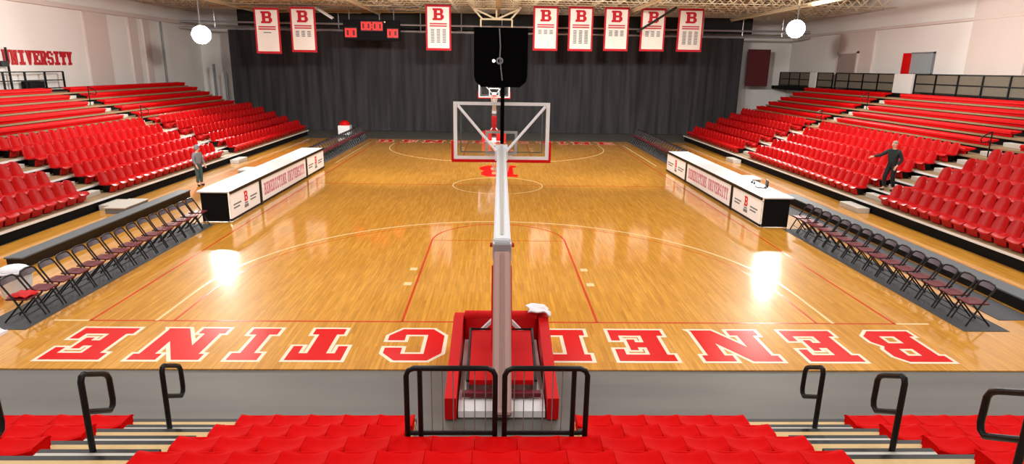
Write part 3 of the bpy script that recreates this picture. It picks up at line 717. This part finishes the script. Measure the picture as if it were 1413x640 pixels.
# black rail platform at upper left
t = thing('press_platform', 'black railed platform against the left wall under the red lettering', 'platform', (-22.1, 0, 0))
zt = SIDE[-1]['z0']+SIDE[-1]['rise']*10
obj('floor_plate', MB().box(-.45, .2, 15.5, 22.4, zt, zt+.08), 'black', t)
for k in range(6):
    yy = 15.6+1.34*k; obj('post', MB().box(-.03, .03, yy-.04, yy+.04, zt+.08, zt+.95), 'black', t)
for zz in (.14, .52, .92): obj('rail', MB().box(-.025, .025, 15.6, 22.3, zt+zz, zt+zz+.05), 'black', t)
t = thing('loudspeaker', 'black loudspeaker standing on the railed platform at upper left', 'speaker', (-22.3, 20.4, zt+.081))
obj('cabinet', MB().box(-.2, .15, -.55, .55, 0, .42, .02), 'blackmatte', t); obj('grille', MB().box(.15, .165, -.5, .5, .04, .38), 'black', t)
t = thing('speaker_pole', 'tall black pole with a bracket on the railed platform at the left edge', 'pole', (-22.35, 19.05, zt+.081))
obj('pole', MB().tube([(0, 0, 0), (0, 0, 1.95)], .05, 8), 'black', t); obj('bracket', MB().box(-.08, .08, -.5, -.05, 1.1, 1.35, .02), 'black', t)
# railing on the right upper walkway
struct('trim_20', MB().box(21.6, 22.9, 12, 39, 3.4, 3.66), 'blackmatte', 'dark walkway ledge above the right stand', 'ledge')
ri = 0
for y0, y1, lab in ((33.9, 38.8, 'section nearest the curtain'), (30.9, 32.9, 'short section before the taupe door'), (24.3, 30.5, 'long section between the white columns'), (13.0, 22.5, 'section nearest the camera')):
    t = thing('guard_railing', 'black guard railing with taupe mesh along the right walkway, '+lab, 'railing', (22.1, y0, 3.661), 0, 'guard railings on the right walkway')
    L = y1-y0; n = max(1, round(L/1.5))
    for k in range(n+1): obj('post', MB().box(-.03, .03, L*k/n-.03, L*k/n+.03, 0, 1.02), 'black', t)
    for zz in (.06, .5, .98): obj('rail', MB().box(-.025, .025, 0, L, zz, zz+.05), 'black', t)
    obj('mesh_panel', MB().box(.03, .04, 0, L, .08, 1.0), 'meshpanel', t)
for y0, y1, lab in ((32.95, 33.85, 'white square column on the right walkway nearer the curtain'), (22.6, 24.2, 'white square column on the right walkway below the grey window')):
    trim(MB().box(22.0, 22.6, y0, y1, 3.66, 4.68, .01), 'wall', lab)
# flood lamps in the far corners
for (x, y, z, lab) in ((-16.14, 25, 6.15, 'left'), (16.51, 25, 7.0, 'right')):
    t = thing('flood_lamp', 'glaring white flood lamp hanging over the %s stand' % lab, 'lamp', (x, y, z))
    d = Vector((0-x, -2-y, .5-z)).normalized(); a = Vector((0, 0, 1)); rr = d.cross(a).normalized(); uu = rr.cross(d)
    def P(f, s_, u_): return d*f+rr*s_+uu*u_
    h = MB(); h.tube([P(-.3, 0, 0), P(-.22, 0, 0), P(0, 0, 0)], .2, 24, r2=.5); obj('reflector_housing', h, 'grey', t)
    obj('lamp_glass', MB().tube([P(.005, 0, 0), P(.02, 0, 0)], .46, 28), 'lamp', t)
    obj('stem', MB().tube([P(-.28, 0, 0), P(-.28, 0, 0)+Vector((0, 0, 8.25-z))], .03, 8), 'grey', t)
    obj('ceiling_bracket', MB().box(-.3, .3, -.3, .3, 8.2-z, 9.08-z).__class__().tube([P(-.28, 0, 0)+Vector((0, 0, 8.2-z)), P(-.28, 0, 0)+Vector((0, 0, 9.09-z))], .06, 8), 'joist', t)

# ================================================================== NEAR STAND
NY0, NR, NZ, NZR = -3.85, .69, .21, .29     # rear... far edge of row 1, row run, deck height, rise
def YK(k): return NY0-NR*(k-1)
def DK(k): return NZ+NZR*(k-1)
nb = thing('bleacher', 'near end stand of tan treads carrying the red seats in front of the camera', 'bleacher', (0, 0, 0))
dk, ed, rs = MB(), MB(), MB()
GX0, GX1 = -1.12, .9
NROWS = 6
for k in range(1, NROWS+1):
    ya, yb = YK(k)+.1, YK(k+1)+.1
    for (x0, x1) in (((-9, GX0), (GX1, 9)) if k < 3 else ((-9, 9),)):
        dk.box(x0, x1, yb, ya, DK(k)-.05, DK(k)); ed.box(x0, x1, ya-.05, ya+.02, DK(k)-.06, DK(k)+.001); rs.box(x0, x1, ya-.06, ya-.03, DK(k-1) if k > 1 else -.02, DK(k)-.05)
obj('deck', dk, 'tan', nb); obj('nosing', ed, 'black', nb); obj('riser_board', rs, 'lgrey', nb)
for s_ in (-1, 1):
    xa, xb = ((-4.64, -3.4) if s_ < 0 else (3.24, 4.44))
    for k in range(1, NROWS):
        ya = YK(k+1)+.12
        sp = obj('aisle_step', MB().box(xa+.03, xb-.03, ya+.001, ya+.26, DK(k), DK(k)+.145), 'lgrey', nb); obj('step_nosing', MB().box(xa+.03, xb-.03, ya+.26, ya+.32, DK(k)+.1, DK(k)+.147), 'black', sp)
def make_mod():
    t = thing('backless_seat', '', 'seat')
    W = .216
    def rear(u): return -.12-.05*(1-(2*u-1)**2)-.02*max(0, .1-abs(u-.5)*0)
    def top(u, v):
        c = 2*u-1
        return (W*c, rear(u)*(1-v)+.16*v, .14+.03*c**4-.025*math.sin(PI*v)*(1-c*c)-.03*max(0, (v-.85)/.15)-.018*max(0, (.12-v)/.12)-.012*(abs(c) > .99))
    obj('seat_top', MB().shell(top, 10, 8, (0, 0, -.02)), 'red', t, True)
    ap = MB().shell(lambda u, v: (W*(2*u-1), rear(u)+.02*v, .125+.03*(2*u-1)**4-.012*(abs(2*u-1) > .99)-v*(.055+.04*(1-abs(2*u-1)**3))), 10, 3, (0, .015, 0))
    obj('back_apron', ap, 'red', t, True)
    obj('front_apron', MB().box(-W, W, .12, .145, .03, .13, .008), 'red', t)
    obj('end_rib', MB().box(-W, -W+.025, -.1, .12, .001, .145), 'red', t); obj('end_rib', MB().box(W-.025, W, -.1, .12, .001, .145), 'red', t)
    return t
modP = make_mod(); KIDS[modP.name] = list(modP.children); firstm = True
def seat(x, k, lab, g):
    global firstm
    loc = (x, YK(k)-.15, DK(k)+.001)
    if firstm: modP.location = loc; tag(modP, lab, 'seat', g); firstm = False
    else: dup(modP, loc, 0, lab, g)
PW = .438
for k in range(1, 6):
    rw = ORD[k]
    if k < 3:
        for i in range(5): seat(GX0-PW*(i+.5), k, 'red backless seat, %s row from court, %s leftward from the black guard rails' % (rw, ORD[i+1]), 'near seats left of the guard rails')
        for i in range(5): seat(GX1+.02+PW*(i+.5)+.02, k, 'red backless seat, %s row from court, %s rightward from the black guard rails' % (rw, ORD[i+1]), 'near seats right of the guard rails')
    else:
        for i in range(15):
            x_ = -3.36+.436*(i+.5)
            if in_view(x_, YK(k)-.1, DK(k)+.18, 12): seat(x_, k, 'red backless seat in centre block, %s row from court, %s from left end' % (rw, ORD[i+1]), 'near seats in the centre block')
    for sd, xe, nm in ((-1, -4.68, 'left'), (1, 4.48, 'right')):
        for i in range(8):
            x_ = xe+sd*PW*(i+.5)
            if in_view(x_, YK(k)-.1, DK(k)+.18, 20): seat(x_, k, 'red backless seat in %s corner block, %s row from court, %s from aisle' % (nm, rw, ORD[i+1]), 'near seats in the %s corner block' % nm)
# P shaped handrails
def p_rail(x, k, lab, dy=0):
    t = thing('aisle_handrail', lab, 'handrail', (x, YK(k)-.28+dy, DK(k)+.001), 0, 'black looped handrails on the near stand')
    hh = .96
    obj('post', MB().tube([(0, 0, 0), (0, 0, hh-.06), (0, .02, hh-.015), (0, .06, hh-.01)], .031, 10), 'black', t, True)
    obj('loop', MB().tube([(0, .06, hh-.01), (0, .32, hh-.14), (0, .38, hh-.18), (0, .41, hh-.24), (0, .415, hh-.48), (0, .4, hh-.54), (0, .35, hh-.57), (0, 0, hh-.38)], .029, 10), 'black', t, True)
    obj('foot_plate', MB().cyl((0, 0, 0), (0, 0, .03), .055), 'black', t)
p_rail(-4.06, 1, 'black looped handrail in the near left aisle, the one nearer the court', -.05)
p_rail(-4.08, 3, 'black looped handrail in the near left aisle, the one nearer the camera')
p_rail(3.92, 1, 'black looped handrail in the near right aisle, the one nearer the court', -.05)
p_rail(3.98, 3, 'black looped handrail in the near right aisle, the one nearer the camera')
p_rail(3.98, 5, 'black looped handrail in the near right aisle, cut by the right edge of the photo')
p_rail(-4.08, 5, 'black looped handrail in the near left aisle, cut by the left edge of the photo')
# guard rails before the third row
gy = YK(3)+.06
for x0, x1, sx, lab in ((-1.02, -.10, 1, 'left black tube guard rail with thin pickets behind the near hoop'), (-.0, .86, -1, 'right black tube guard rail with thin pickets behind the near hoop')):
    t = thing('guard_rail', lab, 'railing', (x0, gy, DK(3)+.001)); w = x1-x0; H = .88
    obj('frame', MB().tube([(0, 0, 0), (0, 0, H-.08), (.025, 0, H-.025), (.08, 0, H), (w-.08, 0, H), (w-.025, 0, H-.025), (w, 0, H-.08), (w, 0, 0)], .029, 10), 'black', t, True)
    xp = .14 if sx > 0 else w-.14
    obj('post', MB().tube([(xp, 0, 0), (xp, 0, H)], .027, 8), 'black', t); obj('bottom_rail', MB().tube([(0, 0, .13), (w, 0, .13)], .024, 8), 'black', t)
    for i in range(6):
        xx = (.26+(w-.36)*i/5) if sx > 0 else (.1+(w-.36)*i/5)
        obj('picket', MB().tube([(xx, 0, .13), (xx, 0, H)], .006, 6), 'grey', t)
    for xx in (0, xp, w): obj('foot_plate', MB().cyl((xx, 0, 0), (xx, 0, .025), .045), 'black', t)

# ================================================================== LOOSE THINGS BY THE CHAIRS
t = thing('towel_bin', 'white tub with a dark band behind the nearest left folding chairs', 'bin', (-9.85, 1.25, .002))
obj('tub', MB().tube([(0, 0, 0), (0, 0, .3), (0, 0, .55)], .24, 20, r2=.32), 'white', t); obj('band', MB().tube([(.31*math.cos(2*PI*k/20), .31*math.sin(2*PI*k/20), .5) for k in range(20)], .025, 6, True), 'black', t)
obj('towel_heap', MB().sphere((0, 0, .56), .27, .27, .1, 14), 'towel', t)
c_ = MB().shell(lambda u, v: (-8.96+.36*u, -.15+.34*v, .482+.03*abs(math.sin(7*u+4*v))+.05*math.sin(PI*u)*math.sin(PI*v)), 10, 10, (0, 0, .015))
tag(obj('jersey', c_, 'redpad', None, True), 'red shirt heaped on the nearest left folding chair', 'shirt')
tw = MB().shell(lambda u, v: (-9.15+.42*u, -.85+.3*v, .06+.14*math.sin(PI*u)*math.sin(PI*v)+.02*math.sin(12*u)), 10, 10, (0, 0, -.05))
tag(obj('towel', tw, 'towel', None, True), 'white towel heaped on the floor beside the nearest left chair', 'towel')
t = thing('duffel_bag', 'red and white duffel bag on the floor beside the white tub', 'bag', (-10.45, 1.0, .002))
obj('body', MB().tube([(0, -.4, .2), (0, -.36, .2), (0, .36, .2), (0, .4, .2)], .19, 16), 'redpad', t, True); obj('strap', MB().tube([(0, -.2, .39), (0, -.1, .52), (0, .1, .52), (0, .2, .39)], .015, 6), 'white', t)
t = thing('laundry_cart', 'red and white heaped laundry cart behind the farthest left chairs', 'cart', (-10.35, 32.2, -.02))
obj('basket', MB().box(-.4, .4, -.35, .35, .12, .75, .04), 'white', t); obj('heap', MB().sphere((0, 0, .8), .36, .32, .28, 14), 'redpad', t, label='red cloth heap')
obj('caster_rail', MB().box(-.35, -.27, -.3, .3, 0, .12), 'black', t); obj('caster_rail', MB().box(.27, .35, -.3, .3, 0, .12), 'black', t)

# ================================================================== PEOPLE
def skin_mesh(name, pts, edges, rad, root=0, sub=2):
    me = bpy.data.meshes.new(name+'_cage'); me.from_pydata(pts, edges, [])
    o = bpy.data.objects.new(name+'_cage', me); C.objects.link(o)
    md = o.modifiers.new('s', 'SKIN'); md.use_smooth_shade = True
    for i, v in enumerate(me.skin_vertices[0].data):
        r_ = rad[i]; v.radius = (r_, r_) if not isinstance(r_, tuple) else r_; v.use_root = (i == root)
    o.modifiers.new('u', 'SUBSURF').levels = sub
    dg = bpy.context.evaluated_depsgraph_get(); dg.update()
    m2 = bpy.data.meshes.new_from_object(o.evaluated_get(dg)); m2.name = name
    bpy.data.objects.remove(o); return m2
class Sk:
    def __init__(s): s.p, s.e, s.r = [], [], []
    def v(s, co, r, par=None):
        s.p.append(tuple(co)); s.r.append(r); i = len(s.p)-1
        if par is not None: s.e.append((par, i))
        return i
    def chain(s, par, items):
        for co, r in items: par = s.v(co, r, par)
        return par
def person(name_label, loc, rz, J, cols, hood=False):
    """J: joints in local space; faces +Y"""
    t = thing('person', name_label, 'person', loc, rz)
    k = Sk()
    pv = k.v(J['pelvis'], (.15, .11)); ch = k.chain(pv, [(J['waist'], (.14, .105)), (J['chest'], (.17, .12)), (J['neck0'], (.09, .08)), (J['neck'], .052)])
    hd = k.chain(ch, [(J['chin'], .07), (J['head'], (.08, .098)), (J['crown'], (.062, .08))])
    chest_i = 2
    for s_ in 'LR':
        sh = k.v(J['sh'+s_], .062, chest_i); el = k.v(J['el'+s_], .045, sh); wr = k.v(J['wr'+s_], .03, el)
        w, e_ = Vector(J['wr'+s_]), Vector(J['el'+s_]); d = (w-e_).normalized()
        side = d.cross(Vector((0, 1, .3))).normalized(); up = side.cross(d)
        pl = k.v(w+d*.07, (.036, .022), wr)
        for i, (off, ln) in enumerate(((-.03, .07), (-.01, .085), (.01, .08), (.03, .06))):
            a = k.v(w+d*.1+side*off, .009, pl); k.chain(a, [(w+d*(.1+ln*.55)+side*off*1.1+up*-.01, .008), (w+d*(.1+ln)+side*off*1.05+up*-.03, .007)])
        a = k.v(w+d*.045+side*.04, .010, pl); k.chain(a, [(w+d*.085+side*.06-up*.01, .009)])
        hp = k.v(J['hip'+s_], .09, pv); kn = k.v(J['kn'+s_], .058, hp); an = k.v(J['an'+s_], .042, kn)
        k.chain(an, [(Vector(J['an'+s_])+Vector(J['toe'+s_])*.5+Vector((0, 0, -.04)), .04), (Vector(J['an'+s_])+Vector(J['toe'+s_])+Vector((0, 0, -.06)), .03)])
    obj('body', skin_mesh('body', k.p, k.e, k.r), 'skin', t)
    # shirt
    k = Sk(); pv = k.v(Vector(J['pelvis'])+Vector((0, 0, -.03)), (.19, .15)); k.chain(pv, [(J['waist'], (.165, .13)), (J['chest'], (.19, .14)), (J['neck0'], (.1, .09))])
    for s_ in 'LR':
        w, e_ = Vector(J['wr'+s_]), Vector(J['el'+s_])
        k.chain(2, [(J['sh'+s_], .08), (J['el'+s_], .062), (e_.lerp(w, .92), .046)])
    obj('shirt', skin_mesh('shirt', k.p, k.e, k.r), cols[0], t)
    k = Sk(); pv = k.v(Vector(J['pelvis'])+Vector((0, 0, .0)), (.17, .13)); k.chain(pv, [(Vector(J['waist'])+Vector((0, 0, .02)), (.155, .12))])
    for s_ in 'LR': k.chain(pv, [(J['hip'+s_], .105), (J['kn'+s_], .078), (Vector(J['an'+s_])+Vector((0, 0, .03)), .064)])
    obj('trousers', skin_mesh('trousers', k.p, k.e, k.r), cols[1], t)
    for s_ in 'LR':
        a, d = Vector(J['an'+s_]), Vector(J['toe'+s_]); k = Sk()
        k.chain(None, [(a+d*-.3+Vector((0, 0, -.05)), .045), (a+d*.4+Vector((0, 0, -.05)), .05), (a+d*1.1+Vector((0, 0, -.062)), .038)])
        obj('shoe', skin_mesh('shoe', k.p, k.e, k.r), 'shoe', t)
    h = Vector(J['head']); hr = MB()
    f = (Vector(J['face'])).normalized()
    if hood: hr.sphere(h+Vector((0, 0, .03))-f*.03, .105, .115, .14, 16)
    else: hr.sphere(h+Vector((0, 0, .055))-f*.03, .086, .1, .085, 16)
    obj('hood' if hood else 'hair', hr, cols[0] if hood else 'hair', t, True)
    fc = MB(); sx = f.cross(Vector((0, 0, 1)))
    fc.tube([h+f*.09+Vector((0, 0, .02)), h+f*.125+Vector((0, 0, -.02)), h+f*.1+Vector((0, 0, -.03))], .012, 6)
    obj('nose', fc, 'skin', t, True)
    for s_ in (-1, 1):
        obj('eye', MB().sphere(h+f*.092+sx*s_*.034+Vector((0, 0, .02)), .011, .011, .009, 8), 'black', t); obj('ear', MB().sphere(h+sx*s_*.088, .012, .02, .032, 8), 'skin', t)
    mo = MB().sphere(h+f*.09+Vector((0, 0, -.065)), .025, .012, .007, 8); obj('mouth', mo, 'redpad', t)
    return t
JA = dict(pelvis=(0, 0, .93), waist=(0, .0, 1.08), chest=(0, .02, 1.30), neck0=(0, .02, 1.45), neck=(0, .03, 1.5), chin=(0, .06, 1.56), head=(0, .06, 1.63), crown=(0, .05, 1.70), face=(0, 1, -.1),
          shL=(-.19, .01, 1.40), elL=(-.28, -.06, 1.14), wrL=(-.24, .1, .92), shR=(.19, .01, 1.40), elR=(.28, -.06, 1.14), wrR=(.24, .1, .92),
          hipL=(-.09, 0, .88), knL=(-.12, .06, .5), anL=(-.13, -.04, .1), hipR=(.09, 0, .88), knR=(.13, .12, .5), anR=(.14, .08, .1), toeL=(-.02, .13, 0), toeR=(.03, .13, 0))
zp = SIDE[1]['z0']+SIDE[1]['rise']
JA.update(shR=(.19, .01, 1.40), elR=(.4, .12, 1.22), wrR=(.62, .2, 1.14), elL=(-.28, -.06, 1.14), wrL=(-.24, .1, .92))
person('person in dark shirt and black trousers stepping along the right stand aisle, arm out', (13.8, 10.4, zp+.001), PI*.62, JA, ('cloth_dark', 'cloth_navy'))
JB = dict(JA); JB.update(elL=(-.26, .02, 1.14), wrL=(-.24, .14, .93), elR=(.26, .02, 1.14), wrR=(.24, .14, .93), knL=(-.1, .03, .5), anL=(-.1, 0, .1), knR=(.1, .03, .5), anR=(.1, 0, .1))
person('person in grey hooded sweatshirt standing before the left stand behind the scoring table', (-11.7, 13.5, 0), -PI*.6, JB, ('cloth_grey', 'cloth_teal'), True).scale = (.9, .9, .9)

# ================================================================== LIGHT
def area(name, loc, sx, sy, power, rot=(0, 0, 0), col=(1, .98, .96)):
    l = bpy.data.lights.new(name, 'AREA'); l.shape = 'RECTANGLE'; l.size = sx; l.size_y = sy; l.energy = power; l.color = col
    o = bpy.data.objects.new(name, l); C.objects.link(o); o.location = loc; o.rotation_euler = rot; return o
for y, pw in ((-9, 230), (-2, 240), (5, 290), (11, 290)):
    for x in (-13.5, -4.5, 4.5, 13.5): area('roof_fill_light', (x, y, 8.7), 3, 3, pw)  # unseen overhead lamps filling the hall
for sx in (-1, 1): area('roof_fill_light', (sx*20.5, 9, 8.2), 1.6, 4, 220, (0, sx*R_(28), 0))  # unseen lamps added to light the side stands and walls
def spot(loc, to, power, deg):  # unseen spots added to brighten the far court, stands, walls and curtain
    l = bpy.data.lights.new('far_fill_spot', 'SPOT'); l.energy = power; l.spot_size = R_(deg); l.spot_blend = .7; l.shadow_soft_size = .6; l.color = (1, .98, .95)
    o = bpy.data.objects.new('far_fill_spot', l); C.objects.link(o); o.location = loc
    o.rotation_euler = (Vector(to)-Vector(loc)).to_track_quat('-Z', 'Y').to_euler()
for sx in (-1, 1):
    spot((sx*5, 9, 8.5), (sx*4, 25, 0), 7000, 75)
    spot((sx*9, 6, 8.5), (sx*19, 25, 2.5), 4000, 80)
for sx in (-1, 1): spot((sx*3, 10, 8.3), (sx*22.6, 24, 6), 9000, 62)
spot((0, 11, 8.4), (0, 35, 4.5), 5500, 85)
w = bpy.data.worlds.new('hall'); S.world = w; w.use_nodes = True
w.node_tree.nodes['Background'].inputs[0].default_value = (.9, .93, 1, 1); w.node_tree.nodes['Background'].inputs[1].default_value = .2

# ================================================================== CAMERA / RENDER
cd = bpy.data.cameras.new('camera'); cd.sensor_fit = 'HORIZONTAL'; cd.sensor_width = 36; cd.lens = CAM['f']*36/1413; cd.clip_end = 200
co = bpy.data.objects.new('camera', cd); C.objects.link(co)
mw_ = Matrix((RR, UU, -FW)).transposed().to_4x4(); mw_.translation = OO; co.matrix_world = mw_
S.camera = co
S.view_settings.view_transform = 'Standard'; S.view_settings.look = 'None'; S.view_settings.gamma = 1; S.view_settings.use_curve_mapping = False
S.view_settings.exposure = 0.1
S.cycles.use_denoising = True; S.cycles.max_bounces = 6; S.cycles.diffuse_bounces = 3; S.cycles.glossy_bounces = 3; S.cycles.transparent_max_bounces = 8
S.cycles.sample_clamp_indirect = 6
